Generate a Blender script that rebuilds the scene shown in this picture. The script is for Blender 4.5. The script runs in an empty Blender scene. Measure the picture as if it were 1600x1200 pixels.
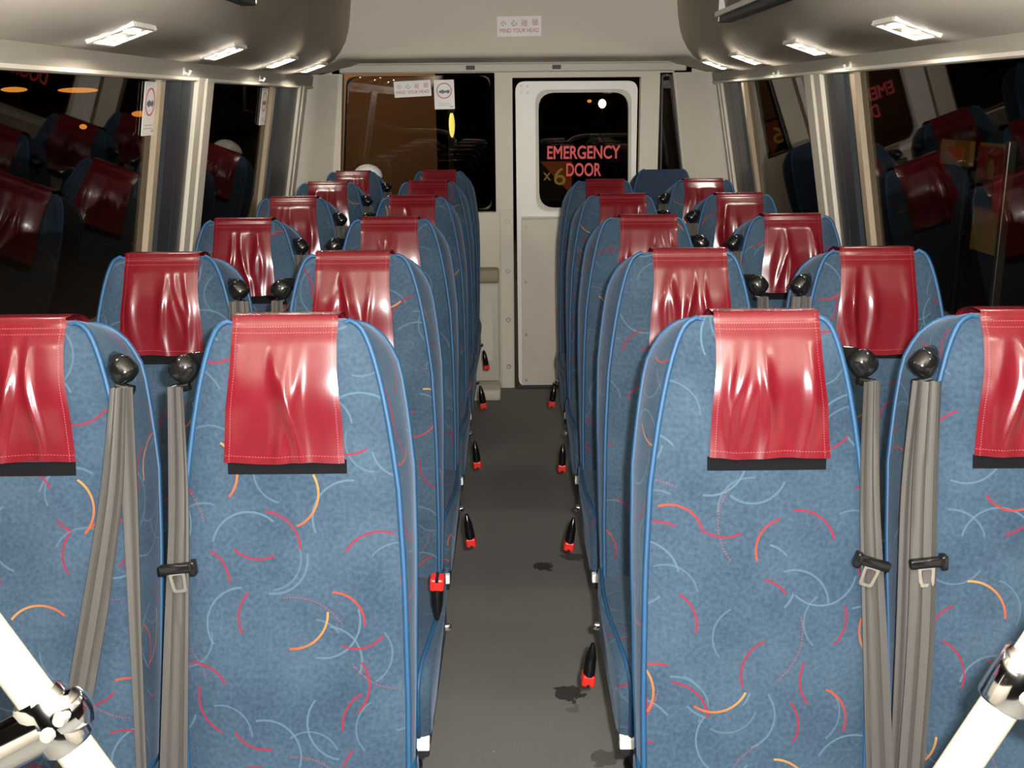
import bpy, bmesh, math, random
from mathutils import Vector, Matrix

random.seed(7)
scene = bpy.context.scene
COL = scene.collection

# ------------------------------------------------------------------ camera
FPX = 1650.0
cam_data = bpy.data.cameras.new('camera')
cam_data.sensor_fit = 'HORIZONTAL'
cam_data.sensor_width = 36.0
cam_data.lens = FPX / 1600.0 * 36.0
cam_data.clip_start = 0.02
cam = bpy.data.objects.new('camera', cam_data)
COL.objects.link(cam)
FW = Vector((-0.0014, 0.9661, -0.2582)).normalized()
RT = Vector((1.0, -0.0007, -0.0082)).normalized()
RT = (RT - FW * RT.dot(FW)).normalized()
UP = RT.cross(FW)
CX, CZ = -0.0138, 1.375
cam.matrix_world = Matrix(((RT.x, UP.x, -FW.x, CX), (RT.y, UP.y, -FW.y, 0.0), (RT.z, UP.z, -FW.z, CZ), (0, 0, 0, 1)))
scene.camera = cam

# ------------------------------------------------------------------ world (night) and the camera's flash, exposure
FLASH_W = 290.0
LAMP_E = 290.0
SKY = (0.0022, 0.0014, 0.0009)
world = bpy.data.worlds.new('night_sky')
scene.world = world
world.use_nodes = True
world.node_tree.nodes['Background'].inputs[0].default_value = (*SKY, 1)
world.node_tree.nodes['Background'].inputs[1].default_value = 1.0

fl = bpy.data.lights.new('camera_flash', 'POINT')
fl.energy = FLASH_W
fl.shadow_soft_size = 0.014
fl.color = (1.0, 0.98, 0.95)
flo = bpy.data.objects.new('camera_flash', fl)
COL.objects.link(flo)
flo.location = Vector((CX, 0, CZ)) + RT * 0.045 + UP * 0.035

vs = scene.view_settings
vs.view_transform = 'Standard'
vs.look = 'None'
vs.gamma = 1.0
vs.use_curve_mapping = False
vs.exposure = 0.0


# ------------------------------------------------------------------ material helpers
def new_mat(name):
    m = bpy.data.materials.new(name)
    m.use_nodes = True
    nt = m.node_tree
    return m, nt, nt.nodes['Principled BSDF']


def N(nt, typ, **kw):
    n = nt.nodes.new(typ)
    for k, v in kw.items():
        setattr(n, k, v)
    return n


def math_node(nt, op, a, b=None, c=None):
    n = N(nt, 'ShaderNodeMath', operation=op)
    for i, x in enumerate((a, b, c)):
        if x is None:
            continue
        if isinstance(x, (int, float)):
            n.inputs[i].default_value = x
        else:
            nt.links.new(x, n.inputs[i])
    return n.outputs[0]


def mix_col(nt, fac, a, b):
    n = N(nt, 'ShaderNodeMix', data_type='RGBA')
    for sock, x in ((n.inputs['Factor'], fac), (n.inputs[6], a), (n.inputs[7], b)):
        if isinstance(x, (int, float)):
            sock.default_value = x
        elif isinstance(x, tuple):
            sock.default_value = (*x, 1)
        else:
            nt.links.new(x, sock)
    return n.outputs[2]


def simple(name, col, rough=0.5, metal=0.0, spec=0.5, noise=0.0, nscale=30.0, bump=0.0, bscale=200.0):
    m, nt, b = new_mat(name)
    b.inputs['Roughness'].default_value = rough
    b.inputs['Metallic'].default_value = metal
    b.inputs['Specular IOR Level'].default_value = spec
    tc = N(nt, 'ShaderNodeTexCoord')
    nz = N(nt, 'ShaderNodeTexNoise')
    nz.inputs['Scale'].default_value = nscale
    nz.inputs['Detail'].default_value = 4
    nt.links.new(tc.outputs['Object'], nz.inputs['Vector'])
    lo = tuple(c * (1 - noise) for c in col)
    hi = tuple(min(1, c * (1 + noise)) for c in col)
    nt.links.new(mix_col(nt, nz.outputs[0], lo, hi), b.inputs['Base Color'])
    if bump:
        nb = N(nt, 'ShaderNodeTexNoise')
        nb.inputs['Scale'].default_value = bscale
        nt.links.new(tc.outputs['Object'], nb.inputs['Vector'])
        bp = N(nt, 'ShaderNodeBump')
        bp.inputs['Strength'].default_value = bump
        bp.inputs['Distance'].default_value = 0.001
        nt.links.new(nb.outputs[0], bp.inputs['Height'])
        nt.links.new(bp.outputs[0], b.inputs['Normal'])
    return m


def emissive(name, col, strength):
    m, nt, b = new_mat(name)
    b.inputs['Base Color'].default_value = (*col, 1)
    b.inputs['Emission Color'].default_value = (*col, 1)
    b.inputs['Emission Strength'].default_value = strength
    return m


def fabric_material():
    m, nt, b = new_mat('blue_moquette')
    b.inputs['Roughness'].default_value = 0.85
    b.inputs['Specular IOR Level'].default_value = 0.2
    b.inputs['Sheen Weight'].default_value = 0.12
    b.inputs['Sheen Roughness'].default_value = 0.4
    b.inputs['Sheen Tint'].default_value = (0.6, 0.75, 1, 1)
    uv = N(nt, 'ShaderNodeUVMap', uv_map='UVMap')
    oi = N(nt, 'ShaderNodeObjectInfo')
    sc = N(nt, 'ShaderNodeVectorMath', operation='SCALE')
    sc.inputs[0].default_value = (7.3, 11.9, 0)
    nt.links.new(oi.outputs['Random'], sc.inputs['Scale'])
    ad = N(nt, 'ShaderNodeVectorMath', operation='ADD')
    nt.links.new(uv.outputs[0], ad.inputs[0])
    nt.links.new(sc.outputs[0], ad.inputs[1])
    base = ad.outputs[0]
    # mottled plush ground
    n1 = N(nt, 'ShaderNodeTexNoise')
    n1.inputs['Scale'].default_value = 9
    n1.inputs['Detail'].default_value = 3
    nt.links.new(base, n1.inputs['Vector'])
    n2 = N(nt, 'ShaderNodeTexNoise')
    n2.inputs['Scale'].default_value = 160
    n2.inputs['Detail'].default_value = 3
    nt.links.new(base, n2.inputs['Vector'])
    f = math_node(nt, 'ADD', math_node(nt, 'MULTIPLY', n1.outputs[0], 0.9), math_node(nt, 'MULTIPLY', n2.outputs[0], 0.9))
    f = math_node(nt, 'SUBTRACT', f, 0.42)
    col = mix_col(nt, f, (0.009, 0.023, 0.044), (0.048, 0.080, 0.115))

    def layer(col, cell, R, wid, off, c_a, c_b, span, strength, dash=0.0):
        mp = N(nt, 'ShaderNodeVectorMath', operation='ADD')
        mp.inputs[1].default_value = (off, off * 1.7, 0)
        nt.links.new(base, mp.inputs[0])
        vo = N(nt, 'ShaderNodeTexVoronoi', voronoi_dimensions='2D', feature='F1')
        vo.inputs['Scale'].default_value = 1.0 / cell
        vo.inputs['Randomness'].default_value = 0.55
        nt.links.new(mp.outputs[0], vo.inputs['Vector'])
        sub = N(nt, 'ShaderNodeVectorMath', operation='SUBTRACT')
        nt.links.new(mp.outputs[0], sub.inputs[0])
        nt.links.new(vo.outputs['Position'], sub.inputs[1])
        ln = N(nt, 'ShaderNodeVectorMath', operation='LENGTH')
        nt.links.new(sub.outputs[0], ln.inputs[0])
        d = math_node(nt, 'ABSOLUTE', math_node(nt, 'SUBTRACT', ln.outputs['Value'], R))
        ring = math_node(nt, 'LESS_THAN', d, wid)
        sx = N(nt, 'ShaderNodeSeparateXYZ')
        nt.links.new(sub.outputs[0], sx.inputs[0])
        ang = math_node(nt, 'ARCTAN2', sx.outputs[1], sx.outputs[0])
        sc_ = N(nt, 'ShaderNodeSeparateColor')
        nt.links.new(vo.outputs['Color'], sc_.inputs[0])
        a2 = math_node(nt, 'ADD', ang, math_node(nt, 'MULTIPLY', sc_.outputs[0], 6.2832))
        cosv = math_node(nt, 'COSINE', a2)
        arc = math_node(nt, 'GREATER_THAN', cosv, math.cos(span))
        mask = math_node(nt, 'MULTIPLY', ring, arc)
        if dash:
            dd = math_node(nt, 'GREATER_THAN', math_node(nt, 'SINE', math_node(nt, 'MULTIPLY', ang, dash)), 0.0)
            mask = math_node(nt, 'MULTIPLY', mask, dd)
        mask = math_node(nt, 'MULTIPLY', mask, strength)
        grad = math_node(nt, 'MULTIPLY_ADD', math_node(nt, 'SINE', a2), 0.62, 0.5)
        grad = math_node(nt, 'MAXIMUM', math_node(nt, 'MINIMUM', grad, 1.0), 0.0)
        return mix_col(nt, mask, col, mix_col(nt, grad, c_a, c_b))

    LB = (0.058, 0.108, 0.145)
    RD, OR, YE = (0.165, 0.010, 0.026), (0.24, 0.045, 0.014), (0.27, 0.155, 0.040)
    col = layer(col, 0.150, 0.052, 0.0014, 3.1, LB, LB, 1.05, 0.75)
    col = layer(col, 0.170, 0.048, 0.0015, 1.3, LB, LB, 0.95, 0.65)
    col = layer(col, 0.130, 0.044, 0.0013, 12.6, LB, LB, 0.9, 0.55)
    col = layer(col, 0.180, 0.052, 0.0015, 14.3, RD, RD, 0.75, 0.9)
    col = layer(col, 0.210, 0.085, 0.0009, 9.2, (0.25, 0.03, 0.07), OR, 0.6, 0.6, 120)
    col = layer(col, 0.140, 0.050, 0.0015, 0.0, RD, RD, 0.62, 0.9)
    col = layer(col, 0.190, 0.046, 0.0016, 5.7, RD, OR, 0.80, 0.95)
    col = layer(col, 0.230, 0.050, 0.0016, 7.9, OR, YE, 0.85, 0.95)
    nt.links.new(col, b.inputs['Base Color'])
    bp = N(nt, 'ShaderNodeBump')
    bp.inputs['Strength'].default_value = 0.25
    bp.inputs['Distance'].default_value = 0.001
    nt.links.new(n2.outputs[0], bp.inputs['Height'])
    nt.links.new(bp.outputs[0], b.inputs['Normal'])
    return m


def vinyl_material():
    m, nt, b = new_mat('red_vinyl')
    b.inputs['Roughness'].default_value = 0.24
    b.inputs['Specular IOR Level'].default_value = 0.5
    b.inputs['Coat Weight'].default_value = 0.12
    b.inputs['Coat Roughness'].default_value = 0.12
    uv = N(nt, 'ShaderNodeUVMap', uv_map='UVMap')
    sp = N(nt, 'ShaderNodeSeparateXYZ')
    nt.links.new(uv.outputs[0], sp.inputs[0])
    U, V = sp.outputs[0], sp.outputs[1]      # U: 0..1 across, V: metres along

    def line(c, pos, w):
        return math_node(nt, 'LESS_THAN', math_node(nt, 'ABSOLUTE', math_node(nt, 'SUBTRACT', c, pos)), w)

    def dash(c, k):
        return math_node(nt, 'GREATER_THAN', math_node(nt, 'SINE', math_node(nt, 'MULTIPLY', c, k)), -0.2)
    side = math_node(nt, 'MULTIPLY', math_node(nt, 'MAXIMUM', line(U, 0.045, 0.004), line(U, 0.955, 0.004)), dash(V, 1600))
    hem = math_node(nt, 'MAXIMUM', line(V, 0.013, 0.0006), line(V, 0.021, 0.0006))
    hem = math_node(nt, 'MAXIMUM', hem, line(V, 0.196, 0.0006))
    hem = math_node(nt, 'MULTIPLY', hem, dash(U, 250))
    st = math_node(nt, 'MULTIPLY', math_node(nt, 'MAXIMUM', side, hem), 0.32)
    nz = N(nt, 'ShaderNodeTexNoise')
    nz.inputs['Scale'].default_value = 14
    nt.links.new(uv.outputs[0], nz.inputs['Vector'])
    base = mix_col(nt, nz.outputs[0], (0.090, 0.0036, 0.0075), (0.130, 0.0055, 0.011))
    nt.links.new(mix_col(nt, st, base, (0.45, 0.12, 0.13)), b.inputs['Base Color'])
    bn = N(nt, 'ShaderNodeTexNoise')
    bn.inputs['Scale'].default_value = 420
    tc = N(nt, 'ShaderNodeTexCoord')
    nt.links.new(tc.outputs['Object'], bn.inputs['Vector'])
    bp = N(nt, 'ShaderNodeBump')
    bp.inputs['Strength'].default_value = 0.06
    bp.inputs['Distance'].default_value = 0.0008
    nt.links.new(bn.outputs[0], bp.inputs['Height'])
    nt.links.new(bp.outputs[0], b.inputs['Normal'])
    return m


def webbing_material():
    m, nt, b = new_mat('grey_webbing')
    b.inputs['Roughness'].default_value = 0.6
    b.inputs['Specular IOR Level'].default_value = 0.35
    uv = N(nt, 'ShaderNodeUVMap', uv_map='UVMap')
    wv = N(nt, 'ShaderNodeTexWave', bands_direction='X')
    wv.inputs['Scale'].default_value = 1.6
    wv.inputs['Distortion'].default_value = 0.4
    nt.links.new(uv.outputs[0], wv.inputs['Vector'])
    nz = N(nt, 'ShaderNodeTexNoise')
    nz.inputs['Scale'].default_value = 40
    nt.links.new(uv.outputs[0], nz.inputs['Vector'])
    f = math_node(nt, 'ADD', math_node(nt, 'MULTIPLY', wv.outputs[1], 0.4), math_node(nt, 'MULTIPLY', nz.outputs[0], 0.6))
    nt.links.new(mix_col(nt, f, (0.030, 0.028, 0.025), (0.072, 0.067, 0.060)), b.inputs['Base Color'])
    return m


def floor_material():
    m, nt, b = new_mat('grey_bus_vinyl_floor')
    b.inputs['Roughness'].default_value = 0.62
    b.inputs['Specular IOR Level'].default_value = 0.3
    tc = N(nt, 'ShaderNodeTexCoord')
    P = tc.outputs['Object']
    n1 = N(nt, 'ShaderNodeTexNoise')
    n1.inputs['Scale'].default_value = 260
    n1.inputs['Detail'].default_value = 2
    nt.links.new(P, n1.inputs['Vector'])
    n2 = N(nt, 'ShaderNodeTexNoise')
    n2.inputs['Scale'].default_value = 3
    nt.links.new(P, n2.inputs['Vector'])
    f = math_node(nt, 'ADD', math_node(nt, 'MULTIPLY', n1.outputs[0], 0.6), math_node(nt, 'MULTIPLY', n2.outputs[0], 0.4))
    col = mix_col(nt, f, (0.115, 0.113, 0.103), (0.190, 0.186, 0.170))
    # speckles
    vo = N(nt, 'ShaderNodeTexVoronoi', feature='F1')
    vo.inputs['Scale'].default_value = 14
    nt.links.new(P, vo.inputs['Vector'])
    sp = math_node(nt, 'LESS_THAN', vo.outputs['Distance'], 0.035)
    col = mix_col(nt, math_node(nt, 'MULTIPLY', sp, 0.7), col, (0.35, 0.34, 0.32))
    # dried spill stains with ragged edges
    wn = N(nt, 'ShaderNodeTexNoise')
    wn.inputs['Scale'].default_value = 45
    wn.inputs['Detail'].default_value = 4
    nt.links.new(P, wn.inputs['Vector'])
    for (x, y, r, s) in ((0.071, 2.979, 0.030, 0.85), (0.163, 3.048, 0.032, 0.65), (0.112, 2.261, 0.036, 0.85), (0.177, 1.999, 0.03, 0.5), (0.12, 2.19, 0.012, 0.35)):
        ds = N(nt, 'ShaderNodeVectorMath', operation='DISTANCE')
        nt.links.new(P, ds.inputs[0])
        ds.inputs[1].default_value = (x, y, 0)
        d = math_node(nt, 'ADD', ds.outputs['Value'], math_node(nt, 'MULTIPLY', math_node(nt, 'SUBTRACT', wn.outputs[0], 0.5), 0.07))
        k = math_node(nt, 'LESS_THAN', d, r)
        col = mix_col(nt, math_node(nt, 'MULTIPLY', k, s), col, (0.018, 0.014, 0.012))
    nt.links.new(col, b.inputs['Base Color'])
    bp = N(nt, 'ShaderNodeBump')
    bp.inputs['Strength'].default_value = 0.3
    bp.inputs['Distance'].default_value = 0.001
    nt.links.new(n1.outputs[0], bp.inputs['Height'])
    nt.links.new(bp.outputs[0], b.inputs['Normal'])
    return m


def glass_material(name, tint):
    m = bpy.data.materials.new(name)
    m.use_nodes = True
    nt = m.node_tree
    nt.nodes.clear()
    out = N(nt, 'ShaderNodeOutputMaterial')
    tr = N(nt, 'ShaderNodeBsdfTransparent')
    tr.inputs[0].default_value = (*tint, 1)
    gl = N(nt, 'ShaderNodeBsdfGlossy')
    gl.inputs['Roughness'].default_value = 0.012
    gl.inputs['Color'].default_value = (1, 0.97, 0.93, 1)
    lw = N(nt, 'ShaderNodeLayerWeight')
    lw.inputs['Blend'].default_value = 0.5
    p5 = math_node(nt, 'POWER', lw.outputs['Facing'], 5.0)
    fr = math_node(nt, 'MULTIPLY_ADD', p5, 0.85, 0.030)
    mx = N(nt, 'ShaderNodeMixShader')
    nt.links.new(fr, mx.inputs[0])
    nt.links.new(tr.outputs[0], mx.inputs[1])
    nt.links.new(gl.outputs[0], mx.inputs[2])
    nt.links.new(mx.outputs[0], out.inputs[0])
    return m


M = {
    'fabric': fabric_material(),
    'vinyl': vinyl_material(),
    'web': webbing_material(),
    'floor': floor_material(),
    'glass': glass_material('tinted_window_glass', (0.55, 0.52, 0.48)),
    'piping': simple('bright_blue_piping', (0.006, 0.052, 0.125), 0.55, noise=0.15),
    'blackp': simple('black_plastic', (0.006, 0.006, 0.006), 0.16, noise=0.2),
    'velcro': simple('black_velcro', (0.005, 0.005, 0.006), 0.95, spec=0.1, noise=0.3, nscale=300),
    'redp': simple('red_plastic', (0.62, 0.018, 0.012), 0.35, noise=0.08),
    'whitep': simple('white_plastic', (0.80, 0.80, 0.78), 0.45, noise=0.04),
    'steel': simple('black_steel', (0.02, 0.02, 0.022), 0.45, metal=0.3, noise=0.2),
    'chrome': simple('chrome', (0.78, 0.77, 0.75), 0.10, metal=1.0, noise=0.03),
    'pole': simple('cream_painted_pole', (0.31, 0.295, 0.235), 0.42, noise=0.03),
    'panel': simple('cream_wall_panel', (0.68, 0.62, 0.51), 0.55, noise=0.07, nscale=7, bump=0.1),
    'frame': simple('cream_window_frame', (0.58, 0.53, 0.44), 0.5, noise=0.06),
    'door': simple('white_door_paint', (0.86, 0.83, 0.76), 0.4, noise=0.04, nscale=9),
    'doorlow': simple('grey_door_panel', (0.64, 0.57, 0.47), 0.5, noise=0.06, nscale=9),
    'tan': simple('tan_panel_edge', (0.34, 0.27, 0.18), 0.6, noise=0.08),
    'header': simple('beige_header_rail', (0.33, 0.30, 0.25), 0.55, noise=0.06, nscale=6),
    'ceil': simple('beige_ceiling_lining', (0.53, 0.475, 0.40), 0.8, noise=0.08, nscale=5, bump=0.15),
    'cap': simple('beige_rear_cap', (0.62, 0.565, 0.47), 0.6, noise=0.06, nscale=5),
    'rubber': simple('black_rubber', (0.016, 0.016, 0.017), 0.5, noise=0.2),
    'post': simple('blue_grey_glossy_post', (0.030, 0.035, 0.041), 0.3, noise=0.1),
    'sticker': simple('white_sticker_film', (0.90, 0.85, 0.81), 0.4, noise=0.03),
    'ink_red': simple('red_sticker_ink', (0.52, 0.10, 0.14), 0.5, noise=0.05),
    'ink_grey': simple('grey_sticker_ink', (0.16, 0.17, 0.17), 0.5, noise=0.05),
    'letter': simple('red_window_lettering', (0.72, 0.055, 0.05), 0.5, noise=0.08),
    'lamp': emissive('lamp_diffuser', (1.0, 0.93, 0.80), LAMP_E),
    'lampframe': simple('white_lamp_frame', (0.72, 0.69, 0.62), 0.4, noise=0.05),
    'bolt': simple('dull_bolt', (0.36, 0.33, 0.28), 0.45, metal=0.4, noise=0.1),
    'silver': simple('silver_trim', (0.62, 0.61, 0.58), 0.3, metal=0.8, noise=0.05),
    'plain_blue': simple('dark_blue_fabric', (0.012, 0.025, 0.055), 0.9, noise=0.3, nscale=90),
    'asphalt': simple('asphalt', (0.03, 0.028, 0.026), 0.9, noise=0.3),
    'facade': simple('brown_facade', (0.16, 0.095, 0.05), 0.9, noise=0.25, nscale=1.2),
    'facade_dark': simple('dark_shutter', (0.03, 0.03, 0.03), 0.7, noise=0.3),
    'trail_glow': emissive('yellow_light_trail', (1.0, 0.92, 0.22), 3.0),  # glow colour of the light trail stand-in behind the rear window
    'sodium': emissive('sodium_lamp', (1.0, 0.40, 0.06), 2.4),
    'whitelamp': emissive('white_street_lamp', (1.0, 0.93, 0.62), 9.0),
    'sign_orange': emissive('orange_sign_face', (0.50, 0.12, 0.03), 0.28),
    'sign_yellow': emissive('yellow_sign_face', (0.50, 0.30, 0.06), 0.10),
    'sign_lit': emissive('lit_yellow_sign_print', (0.75, 0.60, 0.15), 0.45),
    'sign_dark': simple('dark_sign_print', (0.02, 0.025, 0.04), 0.5, noise=0.2),
    'sign_red': emissive('red_sign_face', (0.45, 0.05, 0.03), 0.10),
}


# ------------------------------------------------------------------ mesh helpers
class MB:
    def __init__(self):
        self.v, self.f, self.uv = [], [], []

    def add(self, verts, faces, uvs=None):
        o = len(self.v)
        self.v += [tuple(p) for p in verts]
        self.f += [tuple(i + o for i in f) for f in faces]
        self.uv += list(uvs) if uvs else [(p[0], p[2] if len(p) > 2 else 0) for p in verts]
        return self

    def hexa(self, p):          # 8 points: bottom 4 ccw, top 4 ccw
        return self.add(p, [(3, 2, 1, 0), (4, 5, 6, 7), (0, 1, 5, 4), (1, 2, 6, 5), (2, 3, 7, 6), (3, 0, 4, 7)])

    def box(self, x0, x1, y0, y1, z0, z1, bev=0.0):
        if bev <= 0:
            return self.hexa([(x0, y0, z0), (x1, y0, z0), (x1, y1, z0), (x0, y1, z0), (x0, y0, z1), (x1, y0, z1), (x1, y1, z1), (x0, y1, z1)])
        bm = bmesh.new()
        bmesh.ops.create_cube(bm, size=1.0)
        for v in bm.verts:
            v.co = Vector(((x0 + x1) / 2 + v.co.x * (x1 - x0), (y0 + y1) / 2 + v.co.y * (y1 - y0), (z0 + z1) / 2 + v.co.z * (z1 - z0)))
        bmesh.ops.bevel(bm, geom=bm.edges[:], offset=bev, segments=2, affect='EDGES', profile=0.5)
        bm.verts.ensure_lookup_table()
        self.add([v.co[:] for v in bm.verts], [[v.index for v in f.verts] for f in bm.faces])
        bm.free()
        return self

    def grid(self, rows, uvs=None, closed=False):
        n, m = len(rows), len(rows[0])
        vs_ = [p for r in rows for p in r]
        fs = []
        for i in range(n - 1):
            for j in range(m if closed else m - 1):
                j2 = (j + 1) % m
                fs.append((i * m + j, i * m + j2, (i + 1) * m + j2, (i + 1) * m + j))
        return self.add(vs_, fs, [u for r in uvs for u in r] if uvs else None)

    def tube(self, path, rad, seg=8, cap=True):
        path = [Vector(p) for p in path]
        rads = rad if isinstance(rad, (list, tuple)) else [rad] * len(path)
        rings = []
        ref = None
        for i, p in enumerate(path):
            a = path[max(0, i - 1)]
            b = path[min(len(path) - 1, i + 1)]
            t = (b - a).normalized()
            if ref is None:
                ref = Vector((0, 0, 1)) if abs(t.z) < 0.9 else Vector((1, 0, 0))
            n = (ref - t * ref.dot(t))
            n = n.normalized() if n.length > 1e-6 else t.orthogonal().normalized()
            ref = n
            bn = t.cross(n)
            rings.append([tuple(p + (n * math.cos(2 * math.pi * k / seg) + bn * math.sin(2 * math.pi * k / seg)) * rads[i]) for k in range(seg)])
        o = len(self.v)
        self.grid(rings, closed=True)
        if cap:
            self.f.append(tuple(o + k for k in range(seg - 1, -1, -1)))
            e = o + (len(path) - 1) * seg
            self.f.append(tuple(e + k for k in range(seg)))
        return self

    def sphere(self, c, rx, ry, rz, nu=12, nv=8):
        rows = []
        for i in range(nv + 1):
            th = math.pi * i / nv
            th = min(max(th, 0.02), math.pi - 0.02)
            rows.append([(c[0] + rx * math.sin(th) * math.cos(2 * math.pi * j / nu), c[1] + ry * math.sin(th) * math.sin(2 * math.pi * j / nu), c[2] + rz * math.cos(th)) for j in range(nu)])
        return self.grid(rows, closed=True)

    def mesh(self, name, mat, smooth=False):
        me = bpy.data.meshes.new(name)
        me.from_pydata(self.v, [], self.f)
        ul = me.uv_layers.new(name='UVMap')
        for lp in me.loops:
            ul.data[lp.index].uv = self.uv[lp.vertex_index]
        bm = bmesh.new()
        bm.from_mesh(me)
        bmesh.ops.recalc_face_normals(bm, faces=bm.faces[:])
        bm.to_mesh(me)
        bm.free()
        if smooth:
            me.polygons.foreach_set('use_smooth', [True] * len(me.polygons))
            if smooth != 'all':
                me.set_sharp_from_angle(angle=math.radians(50))
        me.materials.append(M[mat])
        return me

    def build(self, name, mat, parent=None, smooth=False):
        return link(name, self.mesh(name, mat, smooth), parent)


def link(name, me, parent=None):
    o = bpy.data.objects.new(name, me)
    COL.objects.link(o)
    if parent:
        o.parent = parent
    return o


def tag(o, label, cat, group=None):
    o['label'] = label
    o['category'] = cat
    if group:
        o['group'] = group
    return o


def thing(name, label, cat, loc=(0, 0, 0), group=None):
    o = bpy.data.objects.new(name, None)
    o.empty_display_size = 0.05
    COL.objects.link(o)
    o.location = loc
    return tag(o, label, cat, group)


def struct(o, label=None):
    o['kind'] = 'structure'
    if label:
        o['label'] = label
    return o


def lerp_table(tab, z):
    if z <= tab[0][0]:
        return tab[0][1]
    for (a, va), (b, vb) in zip(tab, tab[1:]):
        if z <= b:
            t = (z - a) / (b - a)
            return va + (vb - va) * t
    return tab[-1][1]


def rounded_poly(corners, r, n=5):
    """corners: 2-D points; gives a loop with each corner rounded by n+1 points"""
    out = []
    k = len(corners)
    for i in range(k):
        p = Vector(corners[i])
        a = Vector(corners[i - 1])
        b = Vector(corners[(i + 1) % k])
        d1, d2 = (a - p).normalized(), (b - p).normalized()
        for j in range(n + 1):
            t = j / n
            q = (p + d1 * r) * (1 - t) ** 2 + p * 2 * t * (1 - t) + (p + d2 * r) * t * t
            out.append((q.x, q.y))
    return out


def ring_frame(mb, outer, inner, y0, y1):
    """frame between two x-z loops of equal count, from y0 (front) to y1"""
    n = len(outer)
    v = [(x, y0, z) for x, z in outer] + [(x, y0, z) for x, z in inner] + [(x, y1, z) for x, z in inner] + [(x, y1, z) for x, z in outer]
    f = []
    for i in range(n):
        j = (i + 1) % n
        for a in range(4):
            b = (a + 1) % 4
            f.append((a * n + i, a * n + j, b * n + j, b * n + i))
    return mb.add(v, f)


def slab_xz(mb, loop, y0, y1):
    n = len(loop)
    v = [(x, y0, z) for x, z in loop] + [(x, y1, z) for x, z in loop]
    f = [tuple(range(n)), tuple(range(2 * n - 1, n - 1, -1))] + [(i, (i + 1) % n, n + (i + 1) % n, n + i) for i in range(n)]
    return mb.add(v, f)


def text_mesh(body, size, mat, width=None, extrude=0.0006, bold=0.0):
    cu = bpy.data.curves.new('lettering', 'FONT')
    cu.body = body
    cu.size = size
    cu.extrude = extrude
    cu.offset = bold * size
    cu.align_x = 'CENTER'
    cu.align_y = 'CENTER'
    o = bpy.data.objects.new('lettering_tmp', cu)
    COL.objects.link(o)
    bpy.context.view_layer.update()
    dg = bpy.context.evaluated_depsgraph_get()
    me = bpy.data.meshes.new_from_object(o.evaluated_get(dg))
    bpy.data.objects.remove(o)
    bpy.data.curves.remove(cu)
    xs = [v.co.x for v in me.vertices]
    ys = [v.co.y for v in me.vertices]
    cx, cy = (min(xs) + max(xs)) / 2, (min(ys) + max(ys)) / 2
    sx = width / (max(xs) - min(xs)) if width else 1.0
    sy = size / (max(ys) - min(ys))
    for v in me.vertices:
        v.co = Vector(((v.co.x - cx) * sx, (v.co.y - cy) * sy, v.co.z))
    me.materials.clear()
    me.materials.append(M[mat])
    me.name = 'lettering'
    return me


# ------------------------------------------------------------------ the shell of the bus
REAR = 5.08
Y0 = -0.7


def xw(z):            # inner face of the side wall: upright below the sill, leaning in above
    return 1.03 if z <= 0.84 else 1.0 - (z - 1.0) * 0.18


struct(MB().box(-1.07, 1.07, Y0, REAR + 0.02, -0.05, 0.0).build('floor', 'floor'), 'dark grey-brown speckled vinyl floor with spill stains')

ARCH = [(-0.95, 1.488), (-0.90, 1.500), (-0.85, 1.512), (-0.80, 1.525), (-0.77, 1.538), (-0.74, 1.556), (-0.715, 1.585), (-0.695, 1.62), (-0.68, 1.66),
        (-0.668, 1.71), (-0.66, 1.765), (-0.64, 1.82), (-0.59, 1.862), (-0.50, 1.885), (-0.30, 1.897), (0.0, 1.90)]
ARCH = ARCH + [(-x, z) for x, z in ARCH[-2::-1]]
YS = 4.50
mb = MB()
mb.grid([[(x, Y0, z) for x, z in ARCH], [(x, 2.0, z) for x, z in ARCH], [(x, YS, z) for x, z in ARCH]])
ceil = mb.build('ceiling', 'ceil', smooth='all')
struct(ceil, 'beige lined ceiling with coved sides')
sol = ceil.modifiers.new('thickness', 'SOLIDIFY')
sol.thickness = 0.012
sol.offset = -1
# bead along the seam between the coved ceiling and the rear cap
mb = MB()


def face_y(z):
    return 4.40 + (1.9 - z) * 0.35


mb.tube([(x, face_y(z) - 0.002, z - 0.002) for x, z in ARCH], 0.0035, 6)
mb.build('seam_bead', 'frame', ceil, True)
# rear bulkhead: a face closing the arch, rolling under at the bottom and running back to the rear wall
rows = []
for i in range(7):
    t = i / 6
    row = []
    for x, z in ARCH:
        zz = z + (1.572 - z) * t if z > 1.572 else z - 0.001 * t
        row.append((x, face_y(zz), zz))
    rows.append(row)
for (dy, dz) in ((0.006, -0.010), (0.018, -0.018), (0.036, -0.022), (0.30, -0.022), (0.545, -0.022)):
    rows.append([(x, face_y(zz) + dy, zz + (dz if z > 1.56 else dz * max(0.0, (z - 1.53) / 0.03))) for (x, z), (_, _, zz) in zip(ARCH, rows[6])])
cap = MB().grid(rows).build('ceiling_rear_cap', 'cap', smooth='all')
struct(cap, 'smooth beige cap curving down to the rear wall')


def wslab(mb, sg, y0, y1, z0, z1, tin, tout=0.03):
    """slab that follows the lean of the side wall, proud of it by tin"""
    p = []
    for z in (z0, z1):
        for (yy, dx) in ((y0, -tin), (y0, tout), (y1, tout), (y1, -tin)):
            p.append((sg * (xw(z) + dx), yy, z))
    return mb.hexa(p)


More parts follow.
